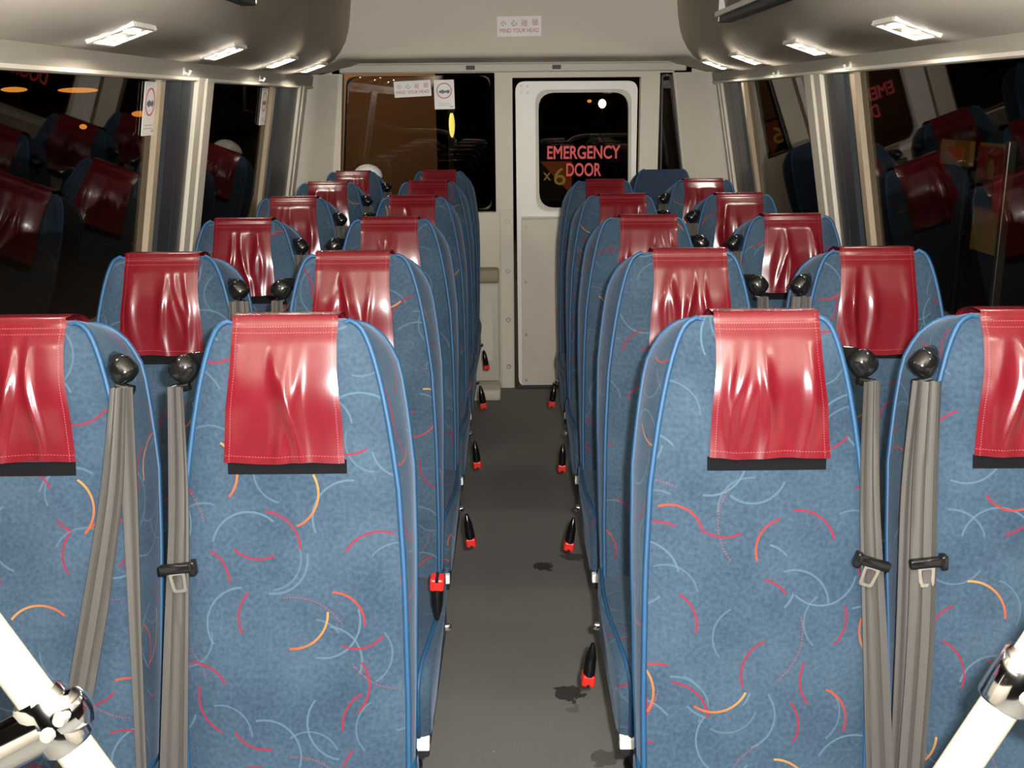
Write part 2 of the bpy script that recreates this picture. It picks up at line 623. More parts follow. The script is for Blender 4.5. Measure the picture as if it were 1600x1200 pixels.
SIDES = {
    -1: dict(n='left', w1=2.83, e1=(2.83, 2.865), p1=(2.90, 3.115), c1=(3.125, 3.27), w2=(3.27, 4.16), e2=(4.16, 4.20), p2=(4.27, 4.62), c2=(4.63, 4.74), dk=(4.74, 4.93)),
    1: dict(n='right', w1=2.97, e1=(2.97, 3.01), p1=(3.06, 3.25), c1=(3.26, 3.42), w2=(3.42, 4.38), e2=(4.38, 4.42), p2=(4.48, 4.78), c2=(4.79, 4.87), dk=(4.87, 5.0)),
}
wn = 0
for sg, S in SIDES.items():
    mb = MB()
    mb.box(min(sg * 1.03, sg * 1.06), max(sg * 1.03, sg * 1.06), Y0, REAR, 0, 0.85)
    zh = 1.437 if sg < 0 else 1.445
    wslab(mb, sg, Y0, 5.02, zh, 1.495, 0.012)
    wslab(mb, sg, Y0, 5.02, 0.85, 0.865, 0.006)
    wall = struct(mb.build('wall_' + S['n'], 'header'), 'cream side wall with sill and window header')
    # D-pillar: leaning corner panel
    mb = MB()
    rows = []
    for z in (0.86, 1.1, 1.3, 1.5):
        x0 = xw(z) + 0.01
        xr = 0.80 + (1.5 - z) * 0.11 if sg < 0 else 0.735 + (1.5 - z) * 0.13
        rows.append([(sg * x0, S['dk'][1], z), (sg * (x0 - 0.02), S['dk'][1] + 0.002, z), (sg * (xr + 0.6 * (x0 - xr)), S['dk'][1] + 0.03, z), (sg * (xr + 0.02), REAR - 0.004, z), (sg * xr, REAR + 0.004, z)])
    mb.grid(rows)
    mb.build('corner_pillar', 'frame', wall, 'all')
    # header ribs
    wslab(MB(), sg, Y0, 5.0, zh + 0.003, zh + 0.011, 0.018).build('header_rib', 'panel', wall)
    for key in ('p1', 'p2'):
        a, b = S[key]
        mid = (a + b) / 2
        for (u0, u1) in ((a, mid - 0.004), (mid + 0.004, b)):
            wslab(MB(), sg, u0, u1, 0.865, 1.444, 0.010).build('dark_post', 'post', wall)
        wslab(MB(), sg, a - 0.03, b + 0.02, 0.865, 1.444, -0.004).build('post_backing', 'rubber', wall)
    for key in ('c1', 'c2'):
        a, b = S[key]
        w = b - a
        wslab(MB(), sg, a, a + w * 0.40, 0.86, 1.447, 0.020).build('window_jamb', 'frame', wall)
        wslab(MB(), sg, a + w * 0.40, a + w * 0.52, 0.86, 1.447, 0.008).build('jamb_groove', 'panel', wall)
        wslab(MB(), sg, a + w * 0.52, b, 0.86, 1.447, 0.024).build('window_jamb', 'frame', wall)
    for key in ('e1', 'e2'):
        wslab(MB(), sg, S[key][0], S[key][1], 0.865, 1.445, 0.008).build('window_edge', 'tan', wall)
    for (a, b), wl in zip(((0.0, S['w1']), S['w2'], S['dk']), ('largest side window nearest the camera', 'second side window from the camera', 'narrow side window by the rear corner')):
        wn += 1
        w = MB()
        wslab(w, sg, a, b, 0.86, 1.446, -0.008, 0.012)
        o = struct(w.build('window_%d' % wn, 'glass'), '%s, %s side of the bus, dark at night' % (wl, S['n']))

# ------------------------------------------------------------------ rear wall, window, emergency door
mb = MB()
for (x0, x1, z0, z1) in ((-1.05, -0.84, 0, 0.865), (-0.84, -0.09, 0, 0.865), (-0.84, -0.09, 1.505, 1.56), (-0.09, -0.008, 0, 1.56), (-0.008, 0.588, 1.482, 1.56),
                         (0.588, 0.675, 0, 1.56), (0.675, 0.82, 0, 1.03), (0.675, 0.82, 1.5, 1.56), (0.82, 1.05, 0, 1.03)):
    mb.box(x0, x1, REAR, REAR + 0.06, z0, z1)
for (xa, xb, xc, xd, z0, z1) in ((-1.05, -0.838, -1.05, -0.788, 0.865, 1.56), (0.803, 1.05, 0.732, 1.05, 1.03, 1.56)):
    mb.hexa([(xa, REAR, z0), (xb, REAR, z0), (xb, REAR + 0.06, z0), (xa, REAR + 0.06, z0), (xc, REAR, z1), (xd, REAR, z1), (xd, REAR + 0.06, z1), (xc, REAR + 0.06, z1)])
wr = struct(mb.build('wall_rear', 'panel'), 'cream rear wall of the minibus')
# header bar with two dark clips
MB().box(-0.80, 0.79, 5.035, REAR, 1.507, 1.545, 0.006).build('header_bar', 'frame', wr)
for x in (-0.199, 0.195):
    MB().box(x - 0.02, x + 0.02, 5.028, 5.036, 1.518, 1.536, 0.002).build('header_clip', 'rubber', wr)
# centre post cover with bolts
MB().box(-0.072, -0.010, REAR - 0.012, REAR, 0.0, 0.88, 0.003).build('post_cover', 'panel', wr)
for z in (0.825, 0.585, 0.345, 0.11):
    MB().tube([(-0.036, REAR - 0.012, z), (-0.036, REAR - 0.017, z)], 0.012, 12).build('bolt', 'bolt', wr, True)
    MB().tube([(-0.036, REAR - 0.017, z), (-0.036, REAR - 0.021, z)], 0.006, 6).build('bolt_head', 'panel', wr)
# moulded box under the rear window
MB().box(-0.80, -0.078, 5.0, REAR, 0.05, 0.54, 0.012).build('moulded_panel', 'frame', wr, True)
MB().box(-0.80, -0.078, 4.985, REAR, 0.54, 0.605, 0.012).build('moulded_top', 'tan', wr, True)
MB().box(-0.17, -0.112, 4.996, 5.001, 0.16, 0.46, 0.002).build('inset_panel', 'panel', wr)
MB().box(-0.80, -0.075, 4.83, 5.0, 0.0, 0.055, 0.01).build('floor_step', 'frame', wr, True)
# rear window
wc = [(-0.835, 0.885), (-0.100, 0.868), (-0.100, 1.503), (-0.785, 1.503)]


def shrink(c, d):
    cx = sum(p[0] for p in c) / len(c)
    cz = sum(p[1] for p in c) / len(c)
    return [(x - math.copysign(d, x - cx), z - math.copysign(d, z - cz)) for x, z in c]


outer = rounded_poly(shrink(wc, -0.012), 0.03)
inner = rounded_poly(shrink(wc, 0.012), 0.05)
win = MB()
slab_xz(win, rounded_poly(shrink(wc, 0.008), 0.05), REAR + 0.02, REAR + 0.026)
wn += 1
rw = struct(win.build('window_%d' % wn, 'glass'), 'wide rear window left of the emergency door')
g = MB()
ring_frame(g, outer, inner, REAR - 0.008, REAR + 0.05)
g.build('rubber_gasket', 'rubber', rw, True)
# quarter window right of the door
qc = [(0.682, 1.03), (0.80, 1.03), (0.735, 1.495), (0.678, 1.495)]
win = MB()
slab_xz(win, rounded_poly(qc, 0.012), REAR + 0.02, REAR + 0.026)
wn += 1
qw = struct(win.build('window_%d' % wn, 'glass'), 'narrow quarter window right of the emergency door')
g = MB()
ring_frame(g, rounded_poly(shrink(qc, -0.012), 0.012), rounded_poly(shrink(qc, 0.004), 0.012), REAR - 0.004, REAR + 0.05)
g.build('rubber_gasket', 'rubber', qw, True)
# emergency door
dc = [(0.006, 0.0), (0.580, 0.0), (0.578, 1.470), (0.000, 1.472)]
do = rounded_poly(dc, 0.045)
dwin = [(0.098, 0.868), (0.556, 0.868), (0.548, 1.432), (0.094, 1.432)]
mb = MB()
ring_frame(mb, rounded_poly(shrink(dc, 0.006), 0.045), rounded_poly(shrink(dwin, -0.016), 0.075), REAR - 0.006, REAR + 0.04)
door = struct(mb.build('door_1', 'door', smooth=True), 'white rear emergency door with a rounded window')
g = MB()
ring_frame(g, rounded_poly(shrink(dc, -0.010), 0.05), rounded_poly(shrink(dc, 0.007), 0.045), REAR - 0.004, REAR + 0.03)
g.build('door_seal', 'rubber', door, True)
g = MB()
ring_frame(g, rounded_poly(shrink(dwin, -0.018), 0.075), rounded_poly(shrink(dwin, -0.004), 0.062), REAR - 0.014, REAR + 0.0)
g.build('window_surround', 'frame', door, True)
g = MB()
ring_frame(g, rounded_poly(shrink(dwin, -0.005), 0.062), rounded_poly(shrink(dwin, 0.007), 0.055), REAR - 0.008, REAR + 0.03)
g.build('rubber_gasket', 'rubber', door, True)
g = MB()
slab_xz(g, rounded_poly(shrink(dwin, 0.004), 0.055), REAR + 0.012, REAR + 0.017)
g.build('door_pane', 'glass', door)
MB().box(0.030, 0.565, REAR - 0.013, REAR - 0.004, 0.02, 0.835, 0.003).build('door_panel', 'doorlow', door)
MB().box(0.030, 0.565, REAR - 0.020, REAR - 0.004, 0.835, 0.845, 0.002).build('door_ledge', 'frame', door)
MB().box(0.006, 0.575, REAR - 0.03, REAR, 0.0, 0.014, 0.002).build('door_sill', 'rubber', door)
for x in (0.032, 0.062):
    for z in (1.445, 1.415):
        MB().tube([(x, REAR - 0.006, z), (x, REAR - 0.009, z)], 0.006, 8).build('rivet', 'bolt', door, True)
for z in (0.80, 0.53, 0.27, 0.04):
    MB().tube([(0.05, REAR - 0.013, z), (0.05, REAR - 0.016, z)], 0.007, 8).build('screw', 'bolt', door, True)
for body, x, z, w, h in (('EMERGENCY', 0.3265, 1.142, 0.345, 0.062), ('DOOR', 0.327, 1.062, 0.165, 0.062)):
    o = link('lettering', text_mesh(body, h, 'letter', w, bold=0.02), door)
    o.location = (x, REAR + 0.0105, z)
    o.rotation_euler = (math.pi / 2, 0, 0)
    o.scale = (1, 1, 1)

# ------------------------------------------------------------------ ceiling fittings
ROWN = ['foremost', 'second foremost', 'nearest visible', 'second', 'third', 'farthest']
for sg, ys, side in ((-1, (0.71, 1.47, 2.25, 3.03, 3.77, 4.38), 'left'), (1, (0.74, 1.52, 2.29, 3.05, 3.82, 4.40), 'right')):
    for i, y in enumerate(ys):
        t = thing('ceiling_lamp', '%s lit white ceiling lamp in the row above the %s windows' % (ROWN[i], side), 'lamp', (sg * 0.805, y, 1.525), 'ceiling lamps above the side windows')
        t.rotation_euler = (0, sg * math.radians(19), 0)
        hx, hy = 0.052, 0.070
        MB().box(-hx, hx, -hy, -hy + 0.012, -0.018, 0.002, 0.002).build('frame', 'lampframe', t)
        MB().box(-hx, hx, hy - 0.012, hy, -0.018, 0.002, 0.002).build('frame', 'lampframe', t)
        MB().box(-hx, -hx + 0.010, -hy + 0.012, hy - 0.012, -0.018, 0.002, 0.002).build('frame', 'lampframe', t)
        MB().box(hx - 0.010, hx, -hy + 0.012, hy - 0.012, -0.018, 0.002, 0.002).build('frame', 'lampframe', t)
        MB().box(-hx + 0.010, hx - 0.010, -hy + 0.012, hy - 0.012, -0.004, 0.002).build('reflector', 'lampframe', t)
        for dx in (-0.018, 0.018):
            MB().tube([(dx, -hy + 0.02, -0.009), (dx, hy - 0.02, -0.009)], 0.005, 8).build('tube', 'lamp', t, True)

# dark air outlets set along the upper cove
for sg, y0, y1, side in ((-1, 1.2, 2.80, 'left'), (1, 1.2, 3.55, 'right')):
    t = thing('air_outlet', 'long black air outlet in the %s ceiling cove' % side, 'air vent', (sg * 0.672, y0, 1.63))
    L = y1 - y0
    MB().box(-0.022, 0.022, 0, L, -0.018, 0.012, 0.004).build('outlet_body', 'rubber', t)
    MB().box(-0.024, 0.024, L - 0.004, L + 0.006, -0.014, 0.10, 0.002).build('end_trim', 'silver', t)
    MB().box(-sg * 0.03 - 0.006, -sg * 0.03 + 0.006, 0, L, 0.0, 0.016, 0.002).build('inner_trim', 'silver', t)

for sg, y, z, side in ((-1, 3.0, 1.452, 'second left window'), (-1, 3.9, 1.452, 'third left post'), (1, 2.98, 1.452, 'nearer right post'), (1, 3.78, 1.452, 'rear right window')):
    t = thing('coat_hook', 'tiny white coat hook on the header near the %s' % side, 'hook', (sg * (xw(z) - 0.012), y, z), 'coat hooks on the window headers')
    MB().box(-0.004, 0.004, -0.010, 0.010, 0, 0.022, 0.002).build('plate', 'whitep', t)
    MB().tube([(0, 0, 0.006), (-sg * 0.014, 0, 0.002), (-sg * 0.02, 0, 0.012)], 0.004, 6).build('prong', 'whitep', t, True)


# ------------------------------------------------------------------ stickers
def sticker(name, label, loc, rot, w, h, kind, squash=1.0):
    t = thing(name, label, 'sticker', loc)
    t.rotation_euler = rot
    slab = MB()
    lp = rounded_poly([(-w / 2, -h / 2), (w / 2, -h / 2), (w / 2, h / 2), (-w / 2, h / 2)], 0.004, 3)
    slab_xz(slab, lp, 0.0, 0.0012)
    slab.build('card', 'sticker', t)

    def txt(body, size, width, mat, x, z):
        o = link('lettering', text_mesh(body, size, mat, width, 0.0003), t)
        o.location = (x, -0.0004, z)
        o.rotation_euler = (math.pi / 2, 0, 0)
    if kind == 'head':
        for i, ch in enumerate('小心碰頭'):
            txt(ch, h * 0.30, h * 0.30, 'ink_grey' if i < 2 else 'ink_red', (-0.36 + 0.24 * i) * w, h * 0.17)
        txt('MIND YOUR HEAD', h * 0.20, w * 0.88, 'ink_red', 0, -h * 0.20)
    else:
        r = w * 0.38
        cz = h * 0.13
        k = MB()
        n = 32
        o_ = [(r * math.cos(2 * math.pi * i / n), cz + r * math.sin(2 * math.pi * i / n)) for i in range(n)]
        i_ = [(x * 0.88, cz + (z - cz) * 0.88) for x, z in o_]
        ring_frame(k, o_, i_, -0.0008, 0.0)
        k.build('red_ring', 'ink_red', t)
        k = MB()      # little dark pictogram across the ring
        for (x, zz, rr) in ((-0.52, 0, 0.16), (-0.22, 0, 0.26), (0.16, 0, 0.16), (0.50, 0, 0.24)):
            slab_xz(k, [(r * (x + rr * math.cos(a * math.pi / 5)), cz - r * 0.12 + r * rr * math.sin(a * math.pi / 5)) for a in range(10)], -0.0007, 0.0)
        k.box(-r * 0.7, r * 0.6, -0.0006, 0.0, cz - r * 0.20, cz - r * 0.06)
        k.build('pictogram', 'ink_grey', t)
        k = MB()
        for j in range(2):
            k.box(-w * 0.32, w * 0.32, -0.0006, 0, -h * (0.30 + 0.06 * j) - h * 0.012, -h * (0.30 + 0.06 * j))
        k.box(w * 0.26, w * 0.42, -0.0006, 0, -h * 0.43, -h * 0.40)
        k.build('small_print', 'bolt', t)
    return t


def ray_dir(u, v):
    return FW + RT * ((u - 800) / FPX) - UP * ((v - 600) / FPX)


def out_pt(u, v, dist):
    d = ray_dir(u, v)
    return Vector((CX, 0, CZ)) + d * (dist / d.y)


# on the rear cap: find the surface along the middle
sticker('warning_sticker', 'white bilingual head-bump warning sticker on the ceiling above the rear wall', (0.021, face_y(1.668) - 0.004, 1.668), (math.atan(0.35), math.radians(-0.6), 0), 0.178, 0.080, 'head')
sticker('warning_sticker', 'white bilingual head-bump warning sticker stuck on the rear window', (-0.472, REAR + 0.017, 1.437), (0, math.radians(-2.5), 0), 0.172, 0.072, 'head')
sticker('notice_sticker', 'white sticker with red ring on the rear window', (-0.325, REAR + 0.017, 1.410), (0, math.radians(-1), 0), 0.094, 0.132, 'ring')
lean = math.atan(0.18)
for sg, y, zc, lab in ((-1, 2.79, 1.365, 'tall white red-ring sticker on the nearest left window'), (-1, 4.08, 1.365, 'white red-ring sticker on the second left window'),
                       (1, 3.475, 1.365, 'white red-ring sticker on the second right window')):
    t = sticker('notice_sticker', lab, (sg * (xw(zc) + 0.004), y, zc), (0, 0, 0), 0.094, 0.135, 'ring')
    t.rotation_euler = (Matrix.Rotation(-sg * lean, 3, 'Y') @ Matrix.Rotation(math.radians(-90 * sg), 3, 'Z')).to_euler()

# ------------------------------------------------------------------ the seats
ZT, ZB = 1.083, 0.40
WT = [(0.40, 0.158), (0.55, 0.159), (0.73, 0.156), (0.86, 0.149), (0.96, 0.134), (1.02, 0.121), (1.048, 0.112), (1.068, 0.104), (1.077, 0.097), (1.083, 0.085)]
TT = [(0.40, 0.070), (0.60, 0.085), (0.85, 0.10), (1.0, 0.10), (1.045, 0.09), (1.083, 0.075)]
FT = [(0.40, 0.0), (0.60, 0.004), (0.85, 0.012), (1.0, 0.016), (1.045, 0.010), (1.083, 0.0)]
REC = 0.2


def rear_z(z):        # the rear edge of the top sits a little lower than the front
    q = max(0.0, (z - 0.97) / (ZT - 0.97))
    return z - 0.020 * q * q


def yf(z):
    return -(ZT - z) * REC


def front_y(x, z):
    w = lerp_table(WT, z)
    q = max(0.0, 1 - (x / w) ** 4)
    head = 0.010 * math.exp(-((z - 0.995) / 0.055) ** 2)
    return yf(z) - (0.011 + head) * q ** 0.8 * min(1.0, (ZT + 0.004 - z) / 0.03)


ZR = [0.40, 0.45, 0.50, 0.55, 0.60, 0.65, 0.70, 0.75, 0.80, 0.85, 0.90, 0.94, 0.98, 1.005, 1.03, 1.048, 1.061, 1.071, 1.078, 1.083]
NC = 14


def back_mesh():
    mb = MB()
    fr, fu, bk, bu = [], [], [], []
    for z in ZR:
        w = lerp_table(WT, z)
        wb = w + lerp_table(FT, z)
        t = lerp_table(TT, z)
        fr.append([(w * (2 * j / NC - 1), front_y(w * (2 * j / NC - 1), z), z) for j in range(NC + 1)])
        fu.append([(w * (2 * j / NC - 1), z) for j in range(NC + 1)])
        bk.append([(wb * (2 * j / NC - 1), yf(z) + t + 0.008 * (1 - (2 * j / NC - 1) ** 2), rear_z(z)) for j in range(NC + 1)])
        bu.append([(wb * (2 * j / NC - 1) + 0.6, z) for j in range(NC + 1)])
    mb.grid(fr, fu)
    mb.grid(bk, bu)
    # boxing strip round left, top, right and bottom
    fl_ = [r[0] for r in fr] + fr[-1][1:-1] + [r[-1] for r in fr[::-1]] + fr[0][-2:0:-1]
    bl_ = [r[0] for r in bk] + bk[-1][1:-1] + [r[-1] for r in bk[::-1]] + bk[0][-2:0:-1]
    n = len(fl_)
    rows, uvs = [], []
    for s in range(6):
        t = s / 5
        out = math.sin(math.pi * t) * 0.005
        row, ur = [], []
        for i in range(n):
            a, b = Vector(fl_[i]), Vector(bl_[i])
            p = a.lerp(b, t)
            d = Vector((p.x, 0, p.z - 0.8))
            if i < len(ZR) or (len(ZR) + NC - 1 <= i < 2 * len(ZR) + NC - 1):
                d = Vector((math.copysign(1, p.x), 0, 0.25 if p.z > 1.05 else 0))
            else:
                d = Vector((0, 0, 1 if p.z > 0.8 else -1))
            p = p + d.normalized() * out
            row.append(tuple(p))
            ur.append((t * 0.1 + 1.3, p.z + p.x))
        rows.append(row)
        uvs.append(ur)
    mb.grid(rows, uvs, closed=True)
    return mb.mesh('backrest', 'fabric', True), fl_[:2 * len(ZR) + NC - 1], bl_[:2 * len(ZR) + NC - 1]


BACK_ME, FLOOP, BLOOP = back_mesh()
mb = MB()
mb.tube([(p[0], p[1] - 0.001, p[2] - (0.005 if abs(p[0]) < 0.08 and p[2] > 1.0 else 0.0)) for p in FLOOP], [0.001 if abs(p[0]) < 0.08 and p[2] > 1.0 else 0.0042 for p in FLOOP], 7)
PIPE_F = mb.mesh('piping', 'piping', 'all')
mb = MB()
mb.tube([(p[0], p[1], p[2] + 0.001) for p in BLOOP], 0.0040, 6)
PIPE_B = mb.mesh('piping', 'piping', 'all')


def cover_mesh(seed):
    rnd = random.Random(seed)
    mb = MB()
    pts = []       # (y, z, v) along the drape: rear flap, over the top, front flap
    for i in range(5):
        z = 0.985 + (1.078 - 0.985) * i / 4
        pts.append(('r', z, -0.19 + 0.1 * i / 4))
    for i in range(1, 6):
        pts.append(('t', i / 6, -0.085 + 0.075 * i / 6))
    nf = 34
    L = 0.194 + rnd.uniform(-0.006, 0.008)
    for i in range(nf + 1):
        pts.append(('f', 1.086 - L * i / nf, 0.003 + 0.203 * i / nf))
    waves = []
    for j in range(6):
        waves.append((rnd.uniform(-0.06, 0.06), rnd.uniform(0.0050, 0.0105), rnd.uniform(0.0030, 0.0062), rnd.uniform(-0.10, 0.10), rnd.uniform(0.02, 0.07), rnd.uniform(0.12, 0.22)))
    nx = 44
    rows, uvs = [], []
    skew = rnd.uniform(-0.004, 0.004)
    for (k, a, v) in pts:
        row, ur = [], []
        for i in range(nx + 1):
            c = 2 * i / nx - 1
            if k == 'r':
                x = c * 0.074
                row.append((x, yf(a) + lerp_table(TT, a) + 0.008 * (1 - (x / 0.1) ** 2) + 0.004, rear_z(a)))
            elif k == 't':
                x = c * 0.074
                ya = yf(1.078) + lerp_table(TT, 1.078) + 0.008
                yb = front_y(x, 1.086) - 0.004
                row.append((x, ya + (yb - ya) * a, 1.068 + 0.021 * a + 0.009 * math.sin(math.pi * a)))
            else:
                s = (1.086 - a) / L
                hw = 0.0735 + 0.0105 * s - 0.003 * math.sin(math.pi * min(1, s * 1.6))
                x = c * hw + skew * s
                fold = 0.0
                for (wx, ww, wa, sl, s0, s1) in waves:
                    e0 = min(1.0, max(0.0, (s - s0) / 0.45))
                    env = e0 * e0 * (3 - 2 * e0) * (1 - 0.55 * max(0.0, (s - 0.7) / 0.3))
                    xx = x - wx - sl * (s - 0.5) * 0.24 - 0.006 * math.sin(5.5 * s + wx * 90)
                    fold += wa * env * (0.85 + 0.2 * math.sin(6 * s + wx * 140)) * math.exp(-(xx / ww) ** 2)
                edge = 0.0025 * abs(c) ** 8
                zz = min(a, ZT - 0.001)
                y = front_y(x, zz) - 0.0045 - fold + edge * 0.6 - 0.004 * s
                row.append((x, y, a + (0.004 if s < 0.02 else 0) + 0.0012 * s * math.sin(3 * x / 0.05 + seed)))
            ur.append((i / nx, v))
        rows.append(row)
        uvs.append(ur)
    mb.grid(rows, uvs)
    return mb.mesh('head_cover', 'vinyl', 'all')


COVERS = [cover_mesh(s) for s in (3, 11, 23, 31, 47, 59)]


def cushion_mesh(plain=False):
    # side profile (y, z), front is -y
    prof = [(-0.045, 0.335), (-0.045, 0.40), (-0.055, 0.435), (-0.10, 0.445), (-0.20, 0.443), (-0.30, 0.444), (-0.40, 0.446), (-0.455, 0.442), (-0.485, 0.428), (-0.50, 0.405), (-0.503, 0.37), (-0.503, 0.325), (-0.48, 0.318), (-0.10, 0.318)]
    cy, cz = -0.27, 0.38
    xs = [-0.165, -0.164, -0.160, -0.152, -0.13, -0.07, 0.0, 0.07, 0.13, 0.152, 0.160, 0.164, 0.165]
    rows, uvs = [], []
    for x in xs:
        e = max(0.0, (abs(x) - 0.145) / 0.02)
        sc = 1 - 0.085 * (1 - math.sqrt(max(0, 1 - e * e)))
        arc = 0
        row, ur = [], []
        for i, (y, z) in enumerate(prof):
            side = 0.014 * math.sin(math.pi * min(1, max(0, (-y - 0.05) / 0.45)) ** 1) if abs(x) > 0.14 else 0
            crown = 0.010 * (1 - (x / 0.165) ** 2) if z > 0.42 else 0
            row.append((x + math.copysign(side, x) if x else 0.0, cy + (y - cy) * (1 - (1 - sc) * 0.35), cz + (z - cz) * sc + crown))
            if i:
                arc += math.hypot(y - prof[i - 1][0], z - prof[i - 1][1])
            ur.append((x + 2.0, arc))
        rows.append(row)
        uvs.append(ur)
    mb = MB()
    mb.grid(rows, uvs, closed=True)
    m = len(prof)
    for k in (0, len(xs) - 1):
        mb.f.append(tuple(k * m + i for i in range(m)))
    pipes = []
    for sx in (-1, 1):
        path = []
        for (y, z) in prof[2:12]:
            f = min(1, max(0, (-y - 0.05) / 0.45))
            path.append((sx * (0.160 + 0.014 * math.sin(math.pi * f) - 0.016 * f), y - (0.002 if z < 0.43 else 0), z + 0.001))
        pipes.append(MB().tube(path, 0.0042, 6).mesh('piping', 'piping', 'all'))
    return mb.mesh('cushion', 'fabric', True), pipes


CUSH_ME, CPIPES = cushion_mesh()
VELCRO_ME = None
rows = []
for z in (0.876, 0.895):
    rows.append([(x, front_y(x, z) - 0.0012, z) for x in [-0.083 + 0.166 * i / 12 for i in range(13)]])
for z in (0.895, 0.876):
    rows.append([(x, front_y(x, z) + 0.004, z) for x in [-0.083 + 0.166 * i / 12 for i in range(13)]])
rows.append(rows[0])
VELCRO_ME = MB().grid(rows).mesh('velcro_strip', 'velcro', True)
TRIM_ME = MB().box(-0.162, 0.162, -0.5075, -0.490, 0.300, 0.321, 0.002).mesh('front_trim', 'whitep')
FRAME_ME = MB().box(-0.16, 0.16, -0.49, -0.06, 0.275, 0.318, 0.004).mesh('seat_frame', 'steel')
BKT = MB()
BKT.box(-0.15, 0.15, -0.055, -0.035, 0.28, 0.41, 0.004)
BRACKET_ME = BKT.mesh('back_bracket', 'steel')


def leg_mesh(y):
    mb = MB()
    mb.tube([(0, y, 0.0), (0, y, 0.28)], 0.016, 10)
    mb.tube([(0, y, 0.0), (0, y, 0.008)], 0.026, 12)
    return mb.mesh('leg', 'steel', True)


LEGS = {y: leg_mesh(y) for y in (-0.42, -0.12)}


def buckle_mesh(up):
    # black tapered boot with a red button at its end
    sgn = 1 if up else -1
    prof = [(0.0, 0.005), (0.012, 0.0095), (0.03, 0.0145), (0.055, 0.016), (0.066, 0.016)]
    rows = []
    for (d, r) in prof:
        rows.append([(r * 0.75 * math.cos(2 * math.pi * k / 10), r * 1.1 * math.sin(2 * math.pi * k / 10), sgn * d) for k in range(10)])
    b = MB().grid(rows, closed=True)
    b.f.append(tuple(range(10)))
    b.f.append(tuple(len(rows) * 10 - 10 + k for k in range(10)))
    d0, d1 = 0.064, 0.088
    r = MB().box(-0.013, 0.013, -0.016, 0.016, min(sgn * d0, sgn * d1), max(sgn * d0, sgn * d1), 0.004)
    s = MB().box(-0.003, 0.003, -0.0164, 0.0164, min(sgn * (d1 - 0.006), sgn * (d1 + 0.0006)), max(sgn * (d1 - 0.006), sgn * (d1 + 0.0006)))
    return b.mesh('buckle', 'blackp', True), r.mesh('release_button', 'redp'), s.mesh('button_slot', 'blackp')


BUCK = {True: buckle_mesh(True), False: buckle_mesh(False)}


def ribbon(path, widths, name='belt', tw=0.0, ridges=2.5, amp=0.0028, seed=0):
    """webbing along path (points x,y,z); faces -y, corrugated lengthwise"""
    rnd = random.Random(seed)
    ph = rnd.uniform(0, 6)
    n = 9
    fine, fw_ = [], []
    for i in range(len(path) - 1):
        a, b = Vector(path[i]), Vector(path[i + 1])
        for k in range(5):
            fine.append(a.lerp(b, k / 5))
            fw_.append(widths[i] + (widths[i + 1] - widths[i]) * k / 5)
    fine.append(Vector(path[-1]))
    fw_.append(widths[-1])
    for _ in range(3):
        fine = [fine[0]] + [(fine[i - 1] + fine[i] * 2 + fine[i + 1]) / 4 for i in range(1, len(fine) - 1)] + [fine[-1]]
    rows, uvs = [], []
    arc = 0
    for i, p in enumerate(fine):
        if i:
            arc += (p - fine[i - 1]).length
        ang = tw * (i / len(fine) - 0.3)
        w = fw_[i]
        row, ur = [], []
        for sgn, order in ((0, range(n)), (1, range(n - 1, -1, -1))):
            for j in order:
                c = j / (n - 1) - 0.5
                dy = amp * math.sin(c * 2 * math.pi * ridges + ph + arc * 2) + sgn * 0.0022
                row.append((p.x + c * w * math.cos(ang) - dy * math.sin(ang) * 0, p.y + c * w * math.sin(ang) + dy, p.z))
                ur.append((c * 4 * ridges / 2.5 + ph, arc))
        rows.append(row)
        uvs.append(ur)
    return MB().grid(rows, uvs, closed=True).mesh(name, 'web', True)


GUIDE = {}
BELTS = {}
for s in (-1, 1):
    g = MB()
    g.tube([(s * 0.095, 0.045, 1.015), (s * 0.120, 0.03, 1.024), (s * 0.140, -0.002, 1.026)], [0.010, 0.011, 0.013], 10)
    a0, b0 = Vector((s * 0.136, -0.010, 1.034)), Vector((s * 0.160, -0.014, 1.002))
    pts_, rad_ = [], []
    for q in range(13):
        u_ = q / 12
        pts_.append(tuple(a0.lerp(b0, u_)))
        e_ = abs(2 * u_ - 1)
        rad_.append(0.0195 * math.sqrt(max(0.02, 1 - e_ ** 3.2)) * (0.92 + 0.16 * u_))
    g.tube(pts_, rad_, 16)
    g.tube([(s * 0.140, -0.020, 0.996), (s * 0.164, -0.020, 0.990)], 0.007, 10)
    GUIDE[s] = g.mesh('belt_guide', 'blackp', True)


def tongue_mesh():
    t = MB()
    t.box(-0.024, 0.024, -0.006, 0.006, -0.007, 0.007, 0.003)
    t.box(0.018, 0.028, -0.008, 0.008, -0.012, 0.010, 0.003)
    p = MB()
    lo = [(-0.011, -0.036), (0.009, -0.036), (0.011, -0.005), (-0.013, -0.005)]
    ring_frame(p, rounded_poly(lo, 0.004, 2), rounded_poly(shrink(lo, 0.0045), 0.003, 2), -0.0015, 0.0015)
    return t.mesh('belt_tongue', 'blackp', True), p.mesh('tongue_plate', 'chrome')


TONGUE, TPLATE = tongue_mesh()
XA, XWD, D1, PITCH = 0.326, 0.708, 1.444, 0.65
ORD = ['front', 'second', 'third', 'fourth', 'fifth', 'rearmost']


def bp(s, x, z, fwd=0.014):
    """belt path point beside the back: local x (mirrored by s)"""
    return (s * x, yf(z) - fwd, z)


